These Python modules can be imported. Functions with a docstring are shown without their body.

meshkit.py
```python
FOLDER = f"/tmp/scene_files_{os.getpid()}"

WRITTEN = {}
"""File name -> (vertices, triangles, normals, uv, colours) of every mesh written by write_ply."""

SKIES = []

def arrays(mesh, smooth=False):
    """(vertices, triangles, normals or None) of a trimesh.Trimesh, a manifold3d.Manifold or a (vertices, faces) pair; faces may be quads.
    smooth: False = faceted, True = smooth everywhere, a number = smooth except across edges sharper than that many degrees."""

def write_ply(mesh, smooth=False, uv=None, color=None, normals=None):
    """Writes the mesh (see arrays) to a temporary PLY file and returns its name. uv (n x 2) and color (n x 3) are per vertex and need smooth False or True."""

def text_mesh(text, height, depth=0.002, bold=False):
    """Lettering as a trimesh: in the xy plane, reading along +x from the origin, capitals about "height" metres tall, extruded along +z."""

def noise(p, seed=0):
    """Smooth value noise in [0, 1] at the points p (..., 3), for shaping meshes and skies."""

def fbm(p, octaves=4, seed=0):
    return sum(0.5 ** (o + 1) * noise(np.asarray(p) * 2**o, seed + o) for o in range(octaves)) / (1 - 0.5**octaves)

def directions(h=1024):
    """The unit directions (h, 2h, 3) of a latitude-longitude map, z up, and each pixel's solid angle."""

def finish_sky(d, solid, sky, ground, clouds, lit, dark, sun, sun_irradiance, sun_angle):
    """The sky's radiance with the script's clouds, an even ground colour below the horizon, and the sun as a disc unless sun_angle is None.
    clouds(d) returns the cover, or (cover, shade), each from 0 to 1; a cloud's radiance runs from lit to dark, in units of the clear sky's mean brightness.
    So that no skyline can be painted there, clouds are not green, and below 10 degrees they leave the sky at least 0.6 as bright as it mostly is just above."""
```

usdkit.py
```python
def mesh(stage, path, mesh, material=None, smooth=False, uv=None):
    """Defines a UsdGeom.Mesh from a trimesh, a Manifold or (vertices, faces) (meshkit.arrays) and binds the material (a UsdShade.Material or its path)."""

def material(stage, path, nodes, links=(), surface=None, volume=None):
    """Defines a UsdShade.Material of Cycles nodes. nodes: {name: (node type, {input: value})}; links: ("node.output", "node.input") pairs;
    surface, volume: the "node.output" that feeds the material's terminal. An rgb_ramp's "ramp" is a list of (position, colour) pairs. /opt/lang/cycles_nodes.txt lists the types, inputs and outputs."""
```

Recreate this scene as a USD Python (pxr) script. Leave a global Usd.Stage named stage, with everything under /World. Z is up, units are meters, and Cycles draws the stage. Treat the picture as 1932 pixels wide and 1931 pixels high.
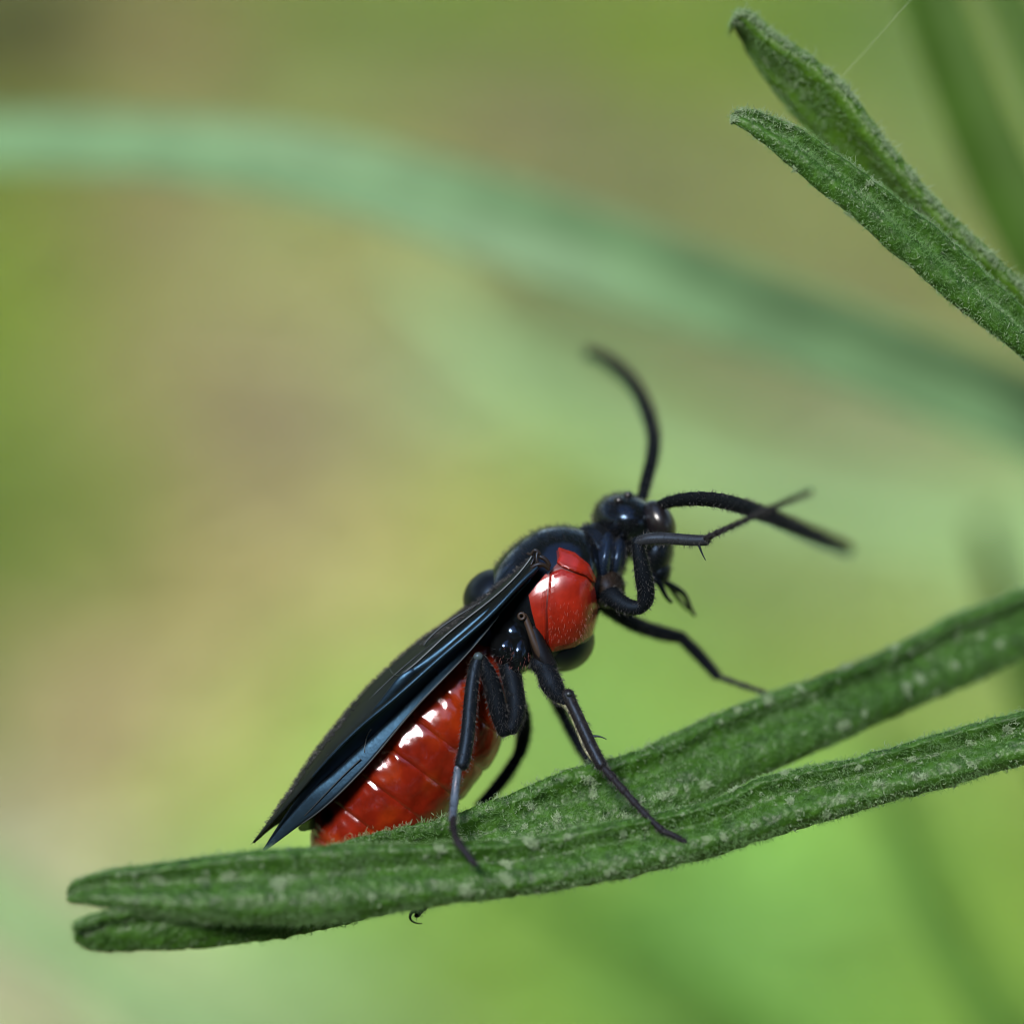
import math
import numpy as np
import trimesh
import manifold3d as m3
import usdkit, meshkit
from scipy.interpolate import CubicSpline, PchipInterpolator
from pxr import Usd, UsdGeom, UsdLux, UsdShade, Gf, Sdf, Vt

stage = Usd.Stage.CreateInMemory()
UsdGeom.Xform.Define(stage, '/World')
UsdGeom.Scope.Define(stage, '/World/Looks')

# ------------------------------------------------------------------ camera, sky, sun, exposure
# A close-up at true size: the insect is 9 mm long, the lens is 60 mm from it and 130 mm above the ground.
EXPOSURE = 2.42
PITCH = math.radians(25)
CAM = np.array([0.0, 0.0, 0.130])
RIGHT = np.array([1.0, 0, 0])
UP = np.array([0, math.sin(PITCH), math.cos(PITCH)])
BACK = np.array([0, -math.cos(PITCH), math.sin(PITCH)])
U = 9e-6                      # metres per working unit at the subject
D = 6667.0                    # lens to subject plane, working units
FOCUS_W = 105.0               # the plane of sharpness, working units nearer than the subject plane
SKY_STRENGTH, SUN_INTENSITY, SUN_ANGLE = 0.075, 0.40, 18.0
SUN_DIR = np.array([-0.27, -0.62, 0.74])

cam = UsdGeom.Camera.Define(stage, '/World/camera')
FOCAL = 50.0
cam.CreateFocalLengthAttr(FOCAL)
cam.CreateHorizontalApertureAttr(FOCAL * 1932.0 / D)
cam.CreateVerticalApertureAttr(FOCAL * 1932.0 / D * 1023 / 1024)
cam.CreateFStopAttr(FOCAL / 3.0)          # a 3 mm opening
cam.CreateFocusDistanceAttr((D - FOCUS_W) * U)
cam.CreateClippingRangeAttr(Gf.Vec2f(0.002, 1000.0))
cam.CreateExposureAttr(EXPOSURE)
M4 = Gf.Matrix4d(*RIGHT, 0, *UP, 0, *BACK, 0, *CAM, 1)
UsdGeom.Xformable(cam).AddTransformOp().Set(M4)

SUN_DIR = SUN_DIR / np.linalg.norm(SUN_DIR)
SUN_EL, SUN_ROT = math.asin(SUN_DIR[2]), math.atan2(SUN_DIR[0], SUN_DIR[1])
sun = UsdLux.DistantLight.Define(stage, '/World/sun')
sun.CreateIntensityAttr(SUN_INTENSITY)
sun.CreateNormalizeAttr(True)
sun.CreateAngleAttr(SUN_ANGLE)
sun.CreateColorAttr(Gf.Vec3f(1.0, 0.96, 0.90))
zb = SUN_DIR
xb = np.cross([0, 0, 1.0], zb); xb /= np.linalg.norm(xb)
yb = np.cross(zb, xb)
UsdGeom.Xformable(sun).AddTransformOp().Set(Gf.Matrix4d(*xb, 0, *yb, 0, *zb, 0, 0, 0, 5, 1))

sky = UsdLux.DomeLight.Define(stage, '/World/sky')
sky_mat = usdkit.material(stage, '/World/Looks/sky_material', {
    'sky': ('sky_texture', {'sky_type': 'single_scattering', 'sun_disc': False, 'sun_elevation': SUN_EL, 'sun_rotation': SUN_ROT}),
    'bg': ('background_shader', {'strength': SKY_STRENGTH}),
}, [('sky.color', 'bg.color')], surface='bg.background')
UsdShade.MaterialBindingAPI.Apply(sky.GetPrim()).Bind(sky_mat)
sky.GetPrim().SetCustomDataByKey('kind', 'structure')

# ------------------------------------------------------------------ helpers
def P(px, py, w=0.0):
    """A point by its offset right/down in the subject plane and its distance w towards the lens, in working units (9 microns)."""
    k = 1.0 - w / D
    return np.array([(px - 966.0) * k, (965.5 - py) * k, w], float)

def PP(rows):
    return np.array([P(*r) for r in rows])

def world(p):
    p = np.asarray(p, float)
    return CAM + U * (p[..., :1] * RIGHT + p[..., 1:2] * UP + (p[..., 2:3] - D) * BACK)

def local(p):
    """World metres to working units."""
    q = (np.asarray(p, float) - CAM) / U
    return np.stack([q @ RIGHT, q @ UP, q @ BACK + D], -1)

def srgb(*c):
    c = np.array(c, float) / 255.0
    return np.where(c < 0.04045, c / 12.92, ((c + 0.055) / 1.055) ** 2.4)

taken = set()
def fresh(path):
    if path not in taken:
        taken.add(path); return path
    k = 1
    while f'{path}_{k:03d}' in taken:
        k += 1
    taken.add(f'{path}_{k:03d}')
    return f'{path}_{k:03d}'

base_of = {}
def tag(prim, label=None, category=None, group=None, kind=None):
    prim = prim.GetPrim() if hasattr(prim, 'GetPrim') else prim
    for k, v in (('label', label), ('category', category), ('group', group), ('kind', kind)):
        if v:
            prim.SetCustomDataByKey(k, v)
    return prim

def thing(name, label, category, base, group=None):
    path = fresh('/World/' + name)
    x = UsdGeom.Xform.Define(stage, path)
    x.AddTranslateOp().Set(Gf.Vec3d(*map(float, base)))
    base_of[path] = np.asarray(base, float)
    tag(x, label, category, group)
    return path

def top_of(path):
    return '/'.join(path.split('/')[:3])

def put(name, v, f, mat, parent='/World', n=None, units=True, tint=None, gloss=None):
    """Defines one Mesh; v in working units (or metres with units=False)."""
    path = fresh(f'{parent}/{name}')
    w = world(v) if units else np.asarray(v, float)
    w = w - base_of.get(top_of(path), np.zeros(3)) if parent != '/World' else w
    f = np.asarray(f, int)
    m = UsdGeom.Mesh.Define(stage, path)
    m.CreatePointsAttr(Vt.Vec3fArray.FromNumpy(w.astype(np.float32)))
    m.CreateFaceVertexCountsAttr(Vt.IntArray.FromNumpy(np.full(len(f), f.shape[1], np.int32)))
    m.CreateFaceVertexIndicesAttr(Vt.IntArray.FromNumpy(f.astype(np.int32).ravel()))
    m.CreateSubdivisionSchemeAttr('none')
    if n is not None:
        if units:
            n = n[:, :1] * RIGHT + n[:, 1:2] * UP + n[:, 2:3] * BACK
        m.CreateNormalsAttr(Vt.Vec3fArray.FromNumpy(n.astype(np.float32)))
        m.SetNormalsInterpolation('vertex')
    api = UsdGeom.PrimvarsAPI(m)
    if tint is not None:
        api.CreatePrimvar('tint', Sdf.ValueTypeNames.Color3fArray, 'vertex').Set(Vt.Vec3fArray.FromNumpy(np.asarray(tint, np.float32)))
    if gloss is not None:
        shine = np.where(np.asarray(tint)[:, :1] > 0.03, [[1.0, 0.86, 0.95]], [[0.40, 0.62, 1.0]])
        api.CreatePrimvar('shine', Sdf.ValueTypeNames.Color3fArray, 'vertex').Set(Vt.Vec3fArray.FromNumpy(shine.astype(np.float32)))
        api.CreatePrimvar('gloss', Sdf.ValueTypeNames.FloatArray, 'vertex').Set(Vt.FloatArray.FromNumpy(np.asarray(gloss, np.float32)))
    UsdShade.MaterialBindingAPI.Apply(m.GetPrim()).Bind(UsdShade.Material.Get(stage, f'/World/Looks/{mat}'))
    return path

def normals(v, f):
    f = np.asarray(f)
    if f.shape[1] == 4:
        f = np.vstack([f[:, [0, 1, 2]], f[:, [0, 2, 3]]])
    n = np.zeros_like(v)
    c = np.cross(v[f[:, 1]] - v[f[:, 0]], v[f[:, 2]] - v[f[:, 0]])
    for k in range(3):
        np.add.at(n, f[:, k], c)
    return n / np.maximum(np.linalg.norm(n, axis=1, keepdims=True), 1e-12)

def curves(name, pts, width, mat, parent, kind=None, tip=0.35, units=True):
    """pts: (n, k, 3) strands in working units."""
    path = fresh(f'{parent}/{name}')
    n, k = pts.shape[:2]
    w = (world(pts) if units else pts) - base_of.get(top_of(path), np.zeros(3))
    c = UsdGeom.BasisCurves.Define(stage, path)
    c.CreateTypeAttr('linear')
    c.CreateCurveVertexCountsAttr(Vt.IntArray.FromNumpy(np.full(n, k, np.int32)))
    c.CreatePointsAttr(Vt.Vec3fArray.FromNumpy(w.reshape(-1, 3).astype(np.float32)))
    taper = np.linspace(1, tip, k)
    wd = (np.broadcast_to(np.asarray(width, float).reshape(-1, 1), (n, 1)) * taper[None]) * (U if units else 1)
    c.CreateWidthsAttr(Vt.FloatArray.FromNumpy(wd.ravel().astype(np.float32)))
    c.SetWidthsInterpolation('vertex')
    UsdShade.MaterialBindingAPI.Apply(c.GetPrim()).Bind(UsdShade.Material.Get(stage, f'/World/Looks/{mat}'))
    tag(c, kind=kind)
    return path

def resample(pts, n, smooth=True):
    pts = np.asarray(pts, float)
    s = np.r_[0, np.cumsum(np.linalg.norm(np.diff(pts, axis=0), axis=1))]
    t = np.linspace(0, s[-1], n)
    return PchipInterpolator(s, pts, axis=0)(t) if smooth else np.stack([np.interp(t, s, pts[:, k]) for k in range(pts.shape[1])], 1)

def smooth_path(pts, n):
    pts = np.asarray(pts, float)
    s = np.r_[0, np.cumsum(np.linalg.norm(np.diff(pts, axis=0), axis=1))]
    return CubicSpline(s, pts, axis=0)(np.linspace(0, s[-1], n))

def grid_faces(r, c, wrap):
    i, j = np.meshgrid(np.arange(r - 1), np.arange(c if wrap else c - 1), indexing='ij')
    j2 = (j + 1) % c
    return np.stack([i * c + j, i * c + j2, (i + 1) * c + j2, (i + 1) * c + j], -1).reshape(-1, 4)

def closed_loft(rings):
    """rings (r, c, 3): a closed tube with both ends capped by a centre point; triangles, oriented outwards."""
    r, c = rings.shape[:2]
    v = np.vstack([rings.reshape(-1, 3), rings[0].mean(0), rings[-1].mean(0)])
    q = grid_faces(r, c, True)
    f = np.vstack([q[:, [0, 1, 2]], q[:, [0, 2, 3]]])
    j = np.arange(c); j2 = (j + 1) % c
    a = np.stack([np.full(c, r * c), j2, j], 1)
    b = np.stack([np.full(c, r * c + 1), (r - 1) * c + j, (r - 1) * c + j2], 1)
    f = np.vstack([f, a, b])
    x = v[f]
    if np.einsum('ij,ij->i', x[:, 0], np.cross(x[:, 1], x[:, 2])).sum() < 0:
        f = f[:, ::-1]
    return v, f

def tube(path, radii, seg=14, flat=1.0, n=None, cap=True):
    path = np.asarray(path, float)
    if n:
        s = np.r_[0, np.cumsum(np.linalg.norm(np.diff(path, axis=0), axis=1))]
        t = np.linspace(0, s[-1], n)
        radii = PchipInterpolator(s, np.broadcast_to(radii, (len(path),)))(t)
        path = CubicSpline(s, path, axis=0)(t)
    radii = np.broadcast_to(radii, (len(path),)).astype(float)
    t = np.gradient(path, axis=0); t /= np.linalg.norm(t, axis=1, keepdims=True)
    zz = np.array([0, 0, 1.0])
    a = np.cross(t, zz); a /= np.linalg.norm(a, axis=1, keepdims=True) + 1e-9
    b = np.cross(a, t)
    if cap:                    # rounded ends
        ph = np.linspace(0, math.pi / 2, 5)[:-1]
        def end(i, sgn):
            return [(path[i] + sgn * t[i] * radii[i] * math.cos(p), radii[i] * math.sin(p) + 0.02 * radii[i], a[i], b[i]) for p in ph]
        rows = end(0, -1) + [(path[i], radii[i], a[i], b[i]) for i in range(len(path))] + end(len(path) - 1, 1)[::-1]
    else:
        rows = [(path[i], radii[i], a[i], b[i]) for i in range(len(path))]
    th = np.arange(seg) * 2 * math.pi / seg
    rings = np.array([p + r * (np.cos(th)[:, None] * x + flat * np.sin(th)[:, None] * y) for p, r, x, y in rows])
    return closed_loft(rings)

def blob(top, bottom, depth, wc, n=40, seg=48, bulge=None):
    """Body section: for each station a top-edge and a bottom-edge point in the plane of the picture's subject, an ellipse of half depth between them."""
    T, B = np.asarray(top, float), np.asarray(bottom, float)
    dep, wc = np.asarray(depth, float), np.broadcast_to(np.asarray(wc, float), (len(T),))
    u = np.r_[0, np.cumsum(np.linalg.norm(np.diff((T + B) / 2, axis=0), axis=1))]
    t = np.linspace(0, u[-1], n)
    T, B, dep, wc = (PchipInterpolator(u, x, axis=0)(t) for x in (T, B, dep, wc))
    th = np.arange(seg) * 2 * math.pi / seg
    rings = []
    for i in range(n):
        c, h = (T[i] + B[i]) / 2, (T[i] - B[i]) / 2
        k = 1.0 if bulge is None else bulge(t[i] / u[-1], th)[:, None]
        rings.append(np.array([c[0], c[1], wc[i]]) + k * (np.cos(th)[:, None] * np.array([h[0], h[1], 0]) + np.sin(th)[:, None] * np.array([0, 0, dep[i]])))
    rings = np.array(rings)
    k = 1 - rings[..., 2:] / D
    rings = np.concatenate([(rings[..., :1] - 966) * k, (965.5 - rings[..., 1:2]) * k, rings[..., 2:]], -1)
    return closed_loft(rings)

def ellipsoid(c, r, rot=0.0, sub=4, tilt=0.0):
    s = trimesh.creation.icosphere(sub)
    v = s.vertices * np.asarray(r, float)
    ct, st = math.cos(tilt), math.sin(tilt)
    v = v @ np.array([[ct, 0, -st], [0, 1, 0], [st, 0, ct]])
    a = math.radians(rot)
    v = v @ np.array([[math.cos(a), math.sin(a), 0], [-math.sin(a), math.cos(a), 0], [0, 0, 1]])
    return v + P(*c), np.array(s.faces)

def man(vf):
    v, f = vf
    return m3.Manifold(m3.Mesh(vert_properties=np.ascontiguousarray(v, np.float32), tri_verts=np.ascontiguousarray(f, np.uint32)))

def unite(pieces):
    """One continuous body from overlapping closed pieces [(v, f, tint, gloss)]; every vertex keeps the look of the piece whose surface it lies on."""
    mans, looks = [], {}
    for v, f, tint, gloss in pieces:
        m = (v if isinstance(v, m3.Manifold) else man((v, f))).as_original()
        looks[m.original_id()] = (tint, gloss); mans.append(m)
    u = mans[0]
    for m in mans[1:]:
        u = u + m
    g = u.to_mesh()
    V, F = np.array(g.vert_properties[:, :3], float), np.array(g.tri_verts)
    ri, ids = np.array(g.run_index) // 3, np.array(g.run_original_id)
    vs, fs, ts, gs, ns, at = [], [], [], [], [], 0
    for k, i in enumerate(ids):
        f = F[ri[k]:ri[k + 1]]
        if not len(f):
            continue
        used, inv = np.unique(f, return_inverse=True)
        f2 = inv.reshape(-1, 3)
        v, f3, n = meshkit.arrays((V[used], f2), 40)
        vs.append(v); fs.append(f3 + at); ns.append(n); at += len(v)
        tint, gloss = looks[int(i)]
        ts.append(tint(v) if callable(tint) else np.tile(tint, (len(v), 1))); gs.append(np.full(len(v), gloss))
    return np.vstack(vs), np.vstack(fs), np.vstack(ns), np.vstack(ts), np.concatenate(gs)

def sample(v, f, n, rng, keep=None):
    f = np.asarray(f)
    if f.shape[1] == 4:
        f = np.vstack([f[:, [0, 1, 2]], f[:, [0, 2, 3]]])
    x = v[f]
    c = np.cross(x[:, 1] - x[:, 0], x[:, 2] - x[:, 0])
    area = np.linalg.norm(c, axis=1)
    i = rng.choice(len(f), n, p=area / area.sum())
    a, b = rng.random(n), rng.random(n)
    s = a + b > 1
    a[s], b[s] = 1 - a[s], 1 - b[s]
    p = x[i, 0] + a[:, None] * (x[i, 1] - x[i, 0]) + b[:, None] * (x[i, 2] - x[i, 0])
    nn = c[i] / np.maximum(area[i, None], 1e-12)
    if keep is not None:
        k = keep(p, nn); p, nn = p[k], nn[k]
    return p, nn

def strands(p, n, rng, length, lean=(0, 0, 0), spread=0.5, curl=0.5, k=5):
    m = len(p)
    L = rng.uniform(*length, m)
    d = n + rng.normal(0, spread, (m, 3)) + np.asarray(lean, float)
    d /= np.linalg.norm(d, axis=1, keepdims=True)
    bend = rng.normal(0, curl, (m, 3)) + 0.5 * np.asarray(lean, float)
    out, q = [p - 0.5 * n], p.copy()
    for i in range(k - 1):
        dd = d + bend * (i / (k - 1)) * 1.6
        dd /= np.linalg.norm(dd, axis=1, keepdims=True)
        q = q + dd * (L / (k - 1))[:, None]
        out.append(q)
    return np.stack(out, 1)

# ------------------------------------------------------------------ materials (feature sizes: 1 working unit = 9 microns)
def mat(name, nodes, links=(), surface='p.BSDF'):
    usdkit.material(stage, '/World/Looks/' + name, nodes, links, surface=surface)

# insect cuticle: colour and gloss belong to each plate; fine punctures and hair sockets as relief
mat('cuticle', {
    'tint': ('attribute', {'attribute': 'tint'}), 'sh': ('attribute', {'attribute': 'shine'}), 'gl': ('attribute', {'attribute': 'gloss'}), 'sl': ('map_range', {'from_min': 0.3, 'from_max': 0.6, 'to_min': 0.32, 'to_max': 0.11}),
    'g': ('geometry', {}),
    'n1': ('noise_texture', {'scale': 5000.0, 'detail': 3.0}), 'n2': ('noise_texture', {'scale': 26000.0, 'detail': 2.0}),
    'add': ('math', {'math_type': 'multiply_add', 'value2': 0.45}),
    'b': ('bump', {'strength': 0.16, 'distance': 5e-6}),
    'mr': ('map_range', {'from_min': 0.3, 'from_max': 0.7, 'to_min': 0.78, 'to_max': 1.2}),
    'mul': ('mix_color', {'blend_type': 'multiply', 'fac': 1.0, 'use_clamp': False}),
    'p': ('principled_bsdf', {'specular_ior_level': 0.75, 'ior': 1.55}),
}, [('sh.color', 'p.specular_tint'), ('g.position', 'n1.vector'), ('g.position', 'n2.vector'), ('n2.fac', 'add.value1'), ('n1.fac', 'add.value3'), ('add.value', 'b.height'),
    ('n1.fac', 'mr.value'), ('tint.color', 'mul.a'), ('mr.result', 'mul.b'), ('mul.result', 'p.base_color'), ('gl.fac', 'p.roughness'), ('gl.fac', 'sl.value'), ('sl.result', 'p.specular_ior_level'), ('b.normal', 'p.normal')])
mat('black_hair', {'p': ('principled_bsdf', {'base_color': (0.012, 0.012, 0.013), 'roughness': 0.35})})
mat('pale_hair', {'p': ('principled_bsdf', {'base_color': (0.20, 0.06, 0.045), 'roughness': 0.35})})
mat('eye', {'p': ('principled_bsdf', {'base_color': (0.006, 0.005, 0.006), 'roughness': 0.28, 'specular_ior_level': 0.6})})
mat('wing', {
    'g': ('geometry', {}), 'n1': ('noise_texture', {'scale': 3500.0, 'detail': 3.0}), 'v': ('voronoi_texture', {'scale': 17000.0}),
    'add': ('math', {'math_type': 'multiply_add', 'value2': 0.5}), 'b': ('bump', {'strength': 0.4, 'distance': 7e-6}),
    'r': ('map_range', {'to_min': 0.26, 'to_max': 0.5}),
    'p': ('principled_bsdf', {'base_color': (0.003, 0.004, 0.005), 'specular_ior_level': 0.55, 'ior': 1.5, 'specular_tint': (0.25, 0.58, 1.0)}),
    't': ('transparent_bsdf', {'color': (0.35, 0.36, 0.3)}), 'm': ('mix_closure', {'fac': 0.16}),
}, [('g.position', 'n1.vector'), ('g.position', 'v.vector'), ('v.distance', 'add.value1'), ('n1.fac', 'add.value3'), ('add.value', 'b.height'),
    ('n1.fac', 'r.value'), ('r.result', 'p.roughness'), ('b.normal', 'p.normal'), ('p.BSDF', 'm.closure1'), ('t.BSDF', 'm.closure2')], 'm.closure')
mat('wing_matt', {
    'g': ('geometry', {}), 'v': ('noise_texture', {'scale': 22000.0, 'detail': 2.0}), 'b': ('bump', {'strength': 0.25, 'distance': 4e-6}),
    'p': ('principled_bsdf', {'base_color': (0.003, 0.004, 0.0034), 'roughness': 0.45, 'specular_ior_level': 0.14}),
    't': ('transparent_bsdf', {'color': (0.35, 0.40, 0.30)}), 'm': ('mix_closure', {'fac': 0.18}),
}, [('g.position', 'v.vector'), ('v.fac', 'b.height'), ('b.normal', 'p.normal'), ('p.BSDF', 'm.closure1'), ('t.BSDF', 'm.closure2')], 'm.closure')
mat('vein', {'p': ('principled_bsdf', {'base_color': (0.010, 0.011, 0.012), 'roughness': 0.42, 'specular_ior_level': 0.5, 'specular_tint': (0.7, 0.85, 1.0)})})
mat('smoky_wing', {'p': ('principled_bsdf', {'base_color': (0.02, 0.03, 0.015), 'roughness': 0.4}),
    't': ('transparent_bsdf', {'color': (0.5, 0.55, 0.45)}), 'm': ('mix_closure', {'fac': 0.45})}, [('p.BSDF', 'm.closure1'), ('t.BSDF', 'm.closure2')], 'm.closure')

def leaf_material(name, dark, light, pale, trans):
    mat(name, {
        'g': ('geometry', {}),
        'n1': ('noise_texture', {'scale': 4200.0, 'detail': 4.0, 'roughness': 0.6}), 'n2': ('noise_texture', {'scale': 9000.0, 'detail': 3.0, 'roughness': 0.65}),
        'vo': ('voronoi_texture', {'scale': 13000.0}), 'iv': ('math', {'math_type': 'multiply_add', 'value2': -1.0, 'value3': 1.0}), 'pr': ('math', {'math_type': 'multiply'}), 'n3': ('noise_texture', {'scale': 1500.0, 'detail': 3.0, 'roughness': 0.7}),
        'r3': ('map_range', {'from_min': 0.42, 'from_max': 0.62, 'to_min': 0.25, 'to_max': 1.0}), 'p3': ('math', {'math_type': 'multiply'}),
        'r1': ('rgb_ramp', {'ramp': [(0.3, dark), (0.7, light)]}),
        'r2': ('map_range', {'from_min': 0.36, 'from_max': 0.56, 'to_min': 0.0, 'to_max': 0.6}),
        'mx': ('mix_color', {'b': pale}),
        'h': ('math', {'math_type': 'multiply_add', 'value2': 0.9}),
        'b': ('bump', {'strength': 0.9, 'distance': 3.0e-5}),
        'p': ('principled_bsdf', {'roughness': 0.5, 'specular_ior_level': 0.4}),
        't': ('translucent_bsdf', {'color': trans}), 'm': ('mix_closure', {'fac': 0.22}),
    }, [('g.position', 'n1.vector'), ('g.position', 'n2.vector'), ('n1.fac', 'r1.fac'), ('r1.color', 'mx.a'), ('g.position', 'vo.vector'), ('vo.distance', 'iv.value1'), ('iv.value', 'pr.value1'), ('n2.fac', 'pr.value2'), ('pr.value', 'r2.value'), ('g.position', 'n3.vector'), ('n3.fac', 'r3.value'), ('r2.result', 'p3.value1'), ('r3.result', 'p3.value2'), ('p3.value', 'mx.fac'),
        ('mx.result', 'p.base_color'), ('pr.value', 'h.value1'), ('n1.fac', 'h.value3'), ('h.value', 'b.height'), ('b.normal', 'p.normal'), ('b.normal', 't.normal'),
        ('p.BSDF', 'm.closure1'), ('t.BSDF', 'm.closure2')], 'm.closure')
leaf_material('leaf_green', (0.007, 0.030, 0.001), (0.036, 0.108, 0.008), (0.12, 0.23, 0.085), (0.09, 0.20, 0.01))
leaf_material('leaf_bright', (0.020, 0.060, 0.001), (0.048, 0.120, 0.004), (0.10, 0.19, 0.04), (0.13, 0.28, 0.008))
mat('leaf_hair', {'p': ('principled_bsdf', {'base_color': (0.13, 0.25, 0.09), 'roughness': 0.4, 'specular_ior_level': 0.4}),
                  't': ('translucent_bsdf', {'color': (0.17, 0.34, 0.08)}), 'm': ('mix_closure', {'fac': 0.4})}, [('p.BSDF', 'm.closure1'), ('t.BSDF', 'm.closure2')], 'm.closure')
mat('tuft', {'p': ('principled_bsdf', {'base_color': (0.23, 0.32, 0.19), 'roughness': 0.5}),
             't': ('translucent_bsdf', {'color': (0.28, 0.36, 0.2)}), 'm': ('mix_closure', {'fac': 0.35})}, [('p.BSDF', 'm.closure1'), ('t.BSDF', 'm.closure2')], 'm.closure')
mat('silk', {'p': ('principled_bsdf', {'base_color': (0.75, 0.78, 0.7), 'roughness': 0.2})})

def blade_material(name, col, trans, spec=0.4):
    mat(name, {'g': ('geometry', {}), 'n': ('noise_texture', {'scale': 500.0, 'detail': 3.0}), 'r': ('rgb_ramp', {'ramp': [(0.3, tuple(0.8 * np.array(col))), (0.7, tuple(1.15 * np.array(col)))]}),
               'p': ('principled_bsdf', {'roughness': 0.5, 'specular_ior_level': spec}), 't': ('translucent_bsdf', {'color': trans}), 'm': ('mix_closure', {'fac': 0.3})},
        [('g.position', 'n.vector'), ('n.fac', 'r.fac'), ('r.color', 'p.base_color'), ('p.BSDF', 'm.closure1'), ('t.BSDF', 'm.closure2')], 'm.closure')
blade_material('blade_grey', (0.114, 0.212, 0.102), (0.04, 0.11, 0.03), 0.15)
blade_material('blade_mid', (0.055, 0.13, 0.018), (0.06, 0.17, 0.015), 0.12)
blade_material('blade_dark', (0.037, 0.082, 0.011), (0.04, 0.10, 0.010), 0.08)
blade_material('blade_mint', (0.19, 0.31, 0.14), (0.19, 0.34, 0.11), 0.15)

mat('ground', {'tint': ('attribute', {'attribute': 'tint'}), 'g': ('geometry', {}), 'n': ('noise_texture', {'scale': 900.0, 'detail': 4.0, 'roughness': 0.6}),
               'mr': ('map_range', {'from_min': 0.3, 'from_max': 0.7, 'to_min': 0.75, 'to_max': 1.2}), 'mul': ('mix_color', {'blend_type': 'multiply', 'fac': 1.0, 'use_clamp': False}),
               'b': ('bump', {'strength': 0.6, 'distance': 0.0008}), 'p': ('principled_bsdf', {'roughness': 0.85, 'specular_ior_level': 0.2})},
    [('tint.color', 'mul.a'), ('g.position', 'n.vector'), ('n.fac', 'mr.value'), ('mr.result', 'mul.b'), ('mul.result', 'p.base_color'), ('n.fac', 'b.height'), ('b.normal', 'p.normal')])
mat('grass', {'tint': ('attribute', {'attribute': 'tint'}), 'p': ('principled_bsdf', {'roughness': 0.5, 'specular_ior_level': 0.3}),
              't': ('translucent_bsdf', {}), 'm': ('mix_closure', {'fac': 0.35})},
    [('tint.color', 'p.base_color'), ('tint.color', 't.color'), ('p.BSDF', 'm.closure1'), ('t.BSDF', 'm.closure2')], 'm.closure')

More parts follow.
